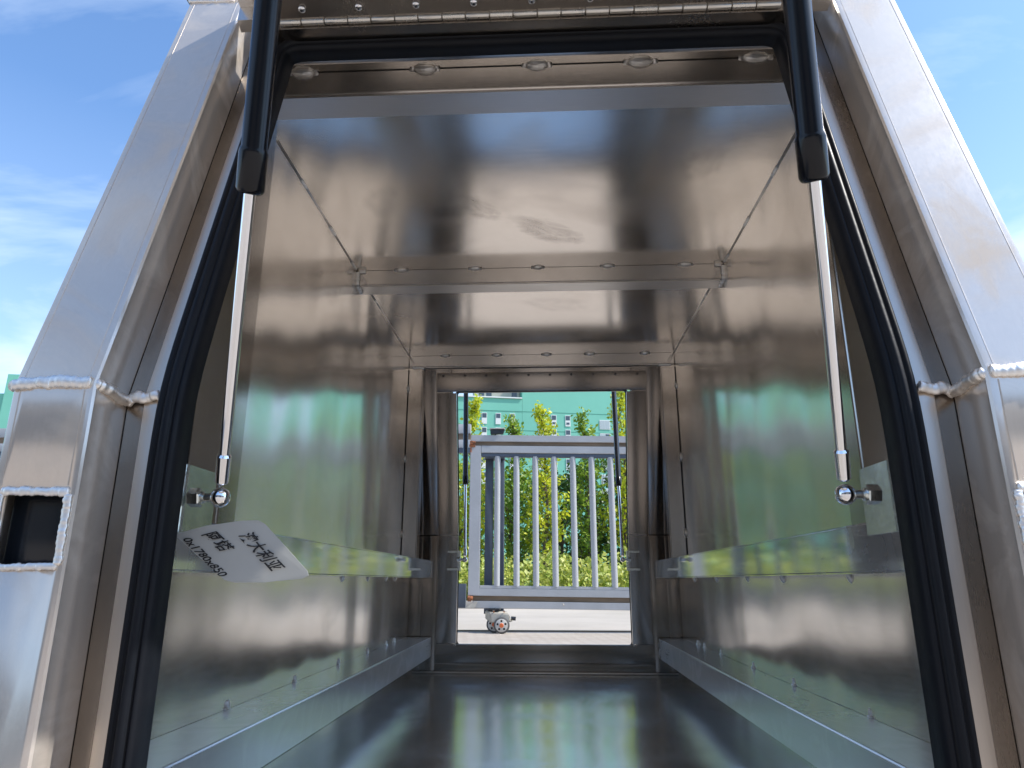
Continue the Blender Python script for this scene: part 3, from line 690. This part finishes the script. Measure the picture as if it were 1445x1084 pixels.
xs = [-.445]+[-.2653+.1777*i for i in range(42)]
pk = None
for x in xs:
    yb = 6.4975+.024*(x+.7)
    if pk is None:
        bm = bmesh.new(); addtube(bm, (0, 0, .05), (0, 0, 1.236), .0285, n=20); pk = tomesh('picket', bm, M['gate'], gate, True, 40)
        o = pk
    else: o = link('picket', pk.data, gate)
    o.location = (x, yb, TIL*(x+.7))
rb = gbox('corner_bracket', -.712, -.655, 6.452, 6.464, 1.318, 1.342, M['rust'], gate, .002)
bm = bmesh.new(); addbox(bm, -.705, -.676, 6.44, 6.47, 1.344, 1.376); addtube(bm, (-.69, 6.45, 1.36), (-.655, 6.45, 1.362), .011, n=10); addbox(bm, -.702, -.690, 6.452, 6.466, 1.268, 1.33)
tomesh('rusty_roller', bm, M['rust'], gate)
bm = bmesh.new(); addtube(bm, (-.70, 6.44, -.05), (-.655, 6.44, -.058), .016, n=10); addbox(bm, -.70, -.67, 6.43, 6.465, -.085, -.04); tomesh('rusty_roller', bm, M['rust'], gate)
pydata('end_plate', [(-.72, 6.435, -.142), (-.64, 6.435, -.085), (-.61, 6.435, -.085), (-.635, 6.435, -.138), (-.72, 6.45, -.142), (-.64, 6.45, -.085), (-.61, 6.45, -.085), (-.635, 6.45, -.138)],
       [(0, 3, 2, 1), (4, 5, 6, 7), (0, 1, 5, 4), (1, 2, 6, 5), (2, 3, 7, 6), (3, 0, 4, 7)], M['castor'], gate)
for x in (.16, .755): tube('drip_bolt', (x, 6.44, -.118), (x-.01, 6.46, -.102), .005, M['castor'], gate, n=8)

# wheeled carrier under the gate
car = thing('gate_carrier', 'cream two-wheeled carrier with orange hub under the gate\'s left end, dark mast rising from it', 'gate wheel', (-.43, 6.45, GZ))
box('mounting_plate', -.52, -.41, 6.41, 6.56, -.158, -.1435, M['lampblack'], car)
bm = bmesh.new()
v = [bm.verts.new(p) for p in ((-.548, 6.50, -.238), (-.48, 6.38, -.262), (-.305, 6.38, -.255), (-.29, 6.50, -.255), (-.548, 6.50, -.162), (-.50, 6.38, -.175), (-.325, 6.38, -.185), (-.37, 6.54, -.162))]
for q in ((0, 3, 2, 1), (4, 5, 6, 7), (0, 1, 5, 4), (1, 2, 6, 5), (2, 3, 7, 6), (3, 0, 4, 7)): bm.faces.new([v[i] for i in q])
bmesh.ops.bevel(bm, geom=bm.edges[:], offset=.008, segments=2, affect='EDGES'); tomesh('housing', bm, M['castor'], car, True, 30)
tube('buffer_stop', (-.31, 6.42, -.225), (-.268, 6.42, -.228), .017, M['lampblack'], car, n=12)
for x, y in ((-.46, 6.37), (-.37, 6.37)): tube('bolt', (x, y+.02, -.172), (x, y, -.166), .006, M['rust'], car, n=8)
def wheel(x, y, r=.070):
    w = turned('wheel', (x, y-.018, GZ+r), (x, y+.018, GZ+r), [(0, r*.80), (.001, r*.86), (.006, r*.985), (.018, r), (.030, r*.985), (.035, r*.86), (.036, r*.80)], M['tyre'], car, 32)
    turned('wheel_disc', (x, y-.0195, GZ+r), (x, y-.01, GZ+r), [(0, r*.74), (.002, r*.79), (.009, r*.79)], M['spoke'], w, 28)
    turned('hub', (x, y-.026, GZ+r), (x, y-.01, GZ+r), [(0, r*.22), (.003, r*.27), (.014, r*.27)], M['hub'], w, 20)
    for k in range(5):
        a = 2*math.pi*k/5+.35; c = Vector((x+math.cos(a)*r*.52, y-.0203, GZ+r+math.sin(a)*r*.52))
        tube('disc_opening', c, c+Vector((0, .004, 0)), r*.14, M['dark'], w, n=10)
wheel(-.388, 6.35); wheel(-.462, 6.47)

# lamp on the gate post
lamp = thing('flood_lamp', 'small black lamp housing with pale bracket on top of the gate behind its left end', 'lamp', (-.44, 6.5, 1.434))
bm = bmesh.new(); v = [bm.verts.new(p) for p in ((-.512, 6.46, 1.444), (-.42, 6.46, 1.447), (-.42, 6.52, 1.447), (-.512, 6.52, 1.444), (-.515, 6.46, 1.485), (-.44, 6.46, 1.490), (-.44, 6.52, 1.490), (-.515, 6.52, 1.485))]
for q in ((0, 3, 2, 1), (4, 5, 6, 7), (0, 1, 5, 4), (1, 2, 6, 5), (2, 3, 7, 6), (3, 0, 4, 7)): bm.faces.new([v[i] for i in q])
tomesh('housing', bm, M['lampblack'], lamp)
box('hood', -.52, -.375, 6.45, 6.53, 1.492, 1.500, M['spoke'], lamp, .002)
bm = bmesh.new(); v = [bm.verts.new(p) for p in ((-.42, 6.47, 1.447), (-.392, 6.47, 1.447), (-.392, 6.52, 1.447), (-.42, 6.52, 1.447), (-.44, 6.47, 1.491), (-.378, 6.47, 1.491), (-.378, 6.52, 1.491), (-.44, 6.52, 1.491))]
for q in ((0, 3, 2, 1), (4, 5, 6, 7), (0, 1, 5, 4), (1, 2, 6, 5), (2, 3, 7, 6), (3, 0, 4, 7)): bm.faces.new([v[i] for i in q])
tomesh('reflector', bm, M['lampblack'], lamp)
tube('stem', (-.47, 6.49, 1.434), (-.462, 6.49, 1.446), .008, M['lampblack'], lamp, n=8)

# fixed fence to the left, and the dark guide post behind the first picket
for xa, xb, ya in ((-.575, -.50, 6.68), (-.470, -.392, 6.66)): box('guide_mast', xa, xb, ya, ya+.08, -.20, 1.235, M['gatedark'], car, .004)
box('mast_cap', -.58, -.385, 6.64, 6.775, 1.2355, 1.25, M['gatedark'], car)
box('mast_foot', -.54, -.42, 6.5, 6.72, -.215, -.20, M['lampblack'], car)
fn = thing('fixed_fence', 'dark grey fixed fence panel continuing left of the sliding gate', 'fence', (-4, 7.0, GZ))
for z0, z1, m_ in ((1.62, 1.72, 'gate'), (1.47, 1.555, 'gate')): box('rail', -9, -.76, 6.98, 7.04, z0-.06, z1-.06, M[m_], fn, .004)
box('rail', -9, -.76, 6.99, 7.03, 1.496, 1.559, M['rustrod'], fn); box('rail', -9, -.76, 6.985, 7.035, 1.36, 1.409, M['gatedark'], fn)
box('rail', -9, -.78, 6.98, 7.04, -.16, .065, M['gatedark'], fn, .004)
fp = None
for i in range(42):
    x = -1.15-.185*i
    if i % 14 == 0: box('fence_post', x-.05, x+.05, 6.96, 7.06, GZ, 1.67, M['gatedark'], fn, .004); continue
    if fp is None: bm = bmesh.new(); addtube(bm, (0, 0, .06), (0, 0, 1.362), .026, n=12); o = fp = tomesh('picket', bm, M['gatedark'], fn, True, 40)
    else: o = link('picket', fp.data, fn)
    o.location = (x, 7.01, 0)

# ------------------------------------------------------------------ vegetation
def leaves(bm, c, n, sx, sz, size, rnd, upw=0.2):
    for _ in range(n):
        while True:
            p = Vector((rnd.uniform(-1, 1), rnd.uniform(-1, 1), rnd.uniform(-1, 1)))
            if p.length < 1: break
        p = Vector((p.x*sx, p.y*sx, p.z*sz))+c
        s = size*rnd.uniform(.6, 1.35)
        e = Euler((rnd.uniform(-1.1, 1.1), rnd.uniform(-1.1, 1.1), rnd.uniform(0, 6.28))).to_matrix()
        a = [bm.verts.new(p+e @ Vector(q)*s) for q in ((-.5, 0, 0), (0, -.34, .06), (.55, 0, 0), (0, .34, .06))]
        bm.faces.new(a)
def ginkgo_mesh(seed, h=4.0, rad=.62):
    rnd = random.Random(seed); bm = bmesh.new(); tb = bmesh.new()
    pts = [Vector((0, 0, 0))]
    for i in range(1, 9): pts.append(Vector((rnd.uniform(-.03, .03)*i*.5, rnd.uniform(-.03, .03)*i*.5, h*.97*i/8)))
    for i, (a, b) in enumerate(zip(pts, pts[1:])): addtube(tb, a, b, .05*(1-i/9), .05*(1-(i+1)/9)+.003, 8, False)
    nb = 54
    for k in range(nb):
        t = .2+.78*k/nb; z = h*t; i = min(7, int(t/.97*8)); base = pts[i].lerp(pts[i+1], min(1, t/.97*8-i))
        ang = k*2.4+rnd.uniform(-.4, .4); ln = rad*max(.12, 1.12-t)**1.25*1.2*rnd.uniform(.6, 1.2)+.07
        tip = base+Vector((math.cos(ang)*ln, math.sin(ang)*ln, ln*rnd.uniform(.55, 1.15)))
        addtube(tb, base, tip, .012, .004, 5, False)
        m_ = max(3, int(ln*11))
        for j in range(1, m_+1):
            c = base.lerp(tip, j/m_); leaves(bm, c, 12, .11, .11, .085, rnd)
    leaves(bm, pts[-1], 30, .09, .30, .07, rnd)
    return bm, tb
def round_mesh(seed, h=3.4, rad=1.3, size=.11, n=60):
    rnd = random.Random(seed); bm = bmesh.new(); tb = bmesh.new()
    addtube(tb, (0, 0, 0), (.05, 0, h*.6), .08, .04, 8, False)
    for k in range(n):
        a = rnd.uniform(0, 6.28); t = rnd.uniform(.12, 1); r = rad*math.sqrt(max(.05, 1-(2*t-1.05)**2))*rnd.uniform(.35, 1)
        c = Vector((math.cos(a)*r, math.sin(a)*r, h*t))
        addtube(tb, (.03, 0, h*min(.6, t*.6)), c, .015, .005, 4, False)
        leaves(bm, c, 60, .30, .24, size, rnd)
    return bm, tb
def plant(name, label, cat, bms, loc, lm, group, rz=0, sc=(1, 1, 1)):
    root = thing(name, label, cat, loc, group); root.rotation_euler.z = rz; root.scale = sc
    for nm, me in bms:
        o = bpy.data.objects.new(nm, me); col.objects.link(o); o.parent = root
    return root
def bake(name, bm, m):
    me = bpy.data.meshes.new(name); bm.to_mesh(me); bm.free(); me.materials.append(m); return me
gk = []
for sd in range(4):
    c, t = ginkgo_mesh(sd+11, 4.1, .44+.08*(sd % 2)); gk.append((('crown', bake('crown', c, M['ginkgo'])), ('trunk', bake('trunk', t, M['bark']))))
gk2 = [(('crown', None), gk[i][1]) for i in range(4)]
def recol(me, m):
    c = me.copy(); c.materials.clear(); c.materials.append(m); return c
gkg = [(('crown', recol(gk[i][0][1], M['green'])), gk[i][1]) for i in range(4)]
G = 'young ginkgo trees in a row behind the gate'
spec = [(-1.58, 15, 4.40, 0, 0, 'slender yellow-green ginkgo beside the left gas strut, tall behind the gate\'s end post'),
        (-.62, 15.3, 3.98, 1, 1, 'short mid-green ginkgo seen left of centre, its tip rising just over the gate rail'),
        (-.02, 14.6, 4.10, 2, 0, 'bright yellow ginkgo in the middle of the doorway with the narrowest tip'),
        (.90, 15, 4.02, 3, 1, 'broad-topped green ginkgo right of the middle, under the large windows'),
        (1.72, 15.2, 4.75, 1, 0, 'tallest yellow-green ginkgo, half hidden by the right gas strut'),
        (-2.4, 15.6, 4.2, 2, 0, 'yellow-green ginkgo hidden past the left jamb of the doorway')]
for i, (x, y, h, k, g, lab) in enumerate(spec):
    plant('ginkgo_tree', lab, 'tree', (gkg if g else gk)[k], (x, y, GZ), None, G, i*1.3, (1, 1, h/4.1))
rnd = random.Random(5)
for i in range(26):
    x = (-3.4-1.15*(i//2)) if i % 2 == 0 else (2.8+1.15*(i//2))
    side = 'left' if x < 0 else 'right'
    plant('ginkgo_tree', 'young ginkgo farther along the row, out past the %s side of the doorway' % side, 'tree', (gk if rnd.random() < .65 else gkg)[i % 4], (x+rnd.uniform(-.3, .3), 15+rnd.uniform(-.5, .5), GZ), None, 'ginkgo trees past the %s jamb' % side, i, (1, 1, rnd.uniform(.85, 1.1)))
rd = []
for sd in range(3):
    c, t = round_mesh(sd+31); rd.append((c, t))
dk = [(('crown', bake('crown', c, M['darkgreen'])), ('trunk', bake('trunk', t, M['bark']))) for c, t in rd]
dg_ = [(('crown', recol(d_[0][1], M['green'])), d_[1]) for d_ in dk]
labs = ['dark bushy tree low in the middle behind the bright yellow ginkgo', 'dark bushy tree right of the middle between two ginkgos', 'dark bushy tree behind the right gas strut', 'mid-green bushy tree behind the pickets left of centre', 'mid-green bushy tree behind the gate\'s end post']
for i, (x, y, s, k) in enumerate(((.35, 17.6, .95, 0), (1.35, 18.0, .98, 0), (2.4, 17.8, 1.0, 0), (-.9, 17.8, .92, 1), (-2.2, 17.6, .95, 1))):
    plant('bushy_tree', labs[i], 'tree', (dg_ if k else dk)[i % 3], (x, y, GZ), None, 'bushy trees behind the ginkgos', i*1.7, (s, s, s))
for i in range(12):
    x = (-4.2-2.1*(i//2)) if i % 2 == 0 else (4.4+2.1*(i//2)); side = 'left' if x < 0 else 'right'
    plant('bushy_tree', 'bushy tree farther along the verge, out past the %s side of the doorway' % side, 'tree', (dk if i % 3 else dg_)[i % 3], (x, 18+rnd.uniform(-.6, .6), GZ), None, 'bushy trees past the %s jamb' % side, i, (1, 1, rnd.uniform(.85, 1.2)))
# weeds on the verge
rnd = random.Random(3); bm = bmesh.new()
for i in range(5200):
    x = rnd.gauss(0, 1)*4.5 if i < 3600 else rnd.uniform(-22, 22); y = 12.3+rnd.random()**1.2*2.6
    hh = rnd.uniform(.3, 1.25)*(0.6+.5*noise.noise(Vector((x*.9, y*.7, 0)))+.25); lean = Vector((rnd.uniform(-.25, .25), rnd.uniform(-.25, .25), 1))
    for j in range(5):
        p = Vector((x, y, GZ+.0))+lean*hh*(j+.5)/5
        leaves(bm, p, 2, .07, .05, .10, rnd)
wd = tomesh('weeds', bm, M['weed']); wd['kind'] = 'stuff'; wd['label'] = 'yellow-green weeds and scrub growing along the verge behind the gate'

# ------------------------------------------------------------------ teal building
bd = thing('teal_building', 'long teal-green rendered block with rows of small windows beyond the trees', 'building', (-5, 160, GZ))
BY = 160
box('main_wall', -112.4, -5.45, BY, BY+18, GZ, 41.9, M['teal'], bd)
box('right_wing_wall', -5.42, 75, BY-.02, BY+18, GZ, 49.5, M['teal'], bd)
box('corner_tower', -118.5, -112.5, BY-.3, BY+18, GZ, 43.1, M['teal'], bd)
box('left_wing_wall', -170, -118.6, BY, BY+18, GZ, 38.8, M['teal'], bd)
for z in (38.8, 34.2): box('wall_joint', -112, 74, BY-.06, BY-.022, z, z+.10, M['tealdark'], bd)
rr_ = box('roof_room', -16.5, -5.6, BY+3, BY+10, 41.95, 48, M['beige'], bd)
for x in (-15.6, -13.8, -7.6): box('roof_room_opening', x, x+1.3, BY+2.95, BY+2.99, 42.6, 46.4, M['pane'], rr_)
box('parapet_cap', -112, -5.5, BY-.3, BY+.3, 41.95, 42.25, M['winwhite'], bd)
cols = [-14.5, -11.2, -7.8, -1.0, 2.2, 5.6]
for r_ in range(6):
    for c_ in cols:
        x = c_; z = 37.9-r_*3.5
        fr = box('window', x-.62, x+.62, BY-.14, BY-.055, z-2.35, z+.35, M['winwhite'], bd)
        box('pane', x-.50, x+.50, BY-.17, BY-.143, z-.85, z+.2, M['pane'], fr)
        if c_ > -2: box('vent', x-.38, x+.38, BY-.18, BY-.143, z-1.9, z-1.4, M['pane'] if r_ % 2 == 0 else M['curtain'], fr)
for r_ in range(6):
    x, z = 14.7, 37.2-r_*3.3
    fr = box('large_window', x-1.3, x+1.3, BY-.14, BY-.055, z-2.1, z+.2, M['winwhite'], bd)
    for k in range(2): box('pane', x-1.15+k*1.2, x-.05+k*1.2, BY-.17, BY-.143, z-1.95, z+.05, M['curtain'] if (k == 0 or r_ != 1) else M['pane'], fr)
for r_ in range(5):          # windows on the rest of the front, out past the doorway's jambs
    for c_ in list(range(-108, -22, 9))+list(range(30, 74, 9)):
        z = 36.0-r_*6.5
        fr = box('window', c_-.9, c_+.9, BY-.14, BY-.055, z-2.35, z+.35, M['winwhite'], bd); box('pane', c_-.7, c_+.7, BY-.17, BY-.143, z-2.0, z+.2, M['pane'], fr)
bd.rotation_euler.z = R(11)

# ------------------------------------------------------------------ unseen building added behind the viewer to darken the metal's reflections
ws = thing('added_reflection_building', 'low brown building behind the viewer, added unseen to darken reflections in the canopy metal', 'building', (0, -11, GZ))
box('wall', -24, 24, -19, -11, GZ, 4.2, M['added_clad'], ws)
box('roof', -24.4, 24.4, -19.4, -10.6, 4.21, 4.45, M['gatedark'], ws)
for x in (-15, -5, 5, 15): box('added_roller_door', x-2, x+2, -10.99, -10.93, GZ, 3.1, M['gatedark'], ws)
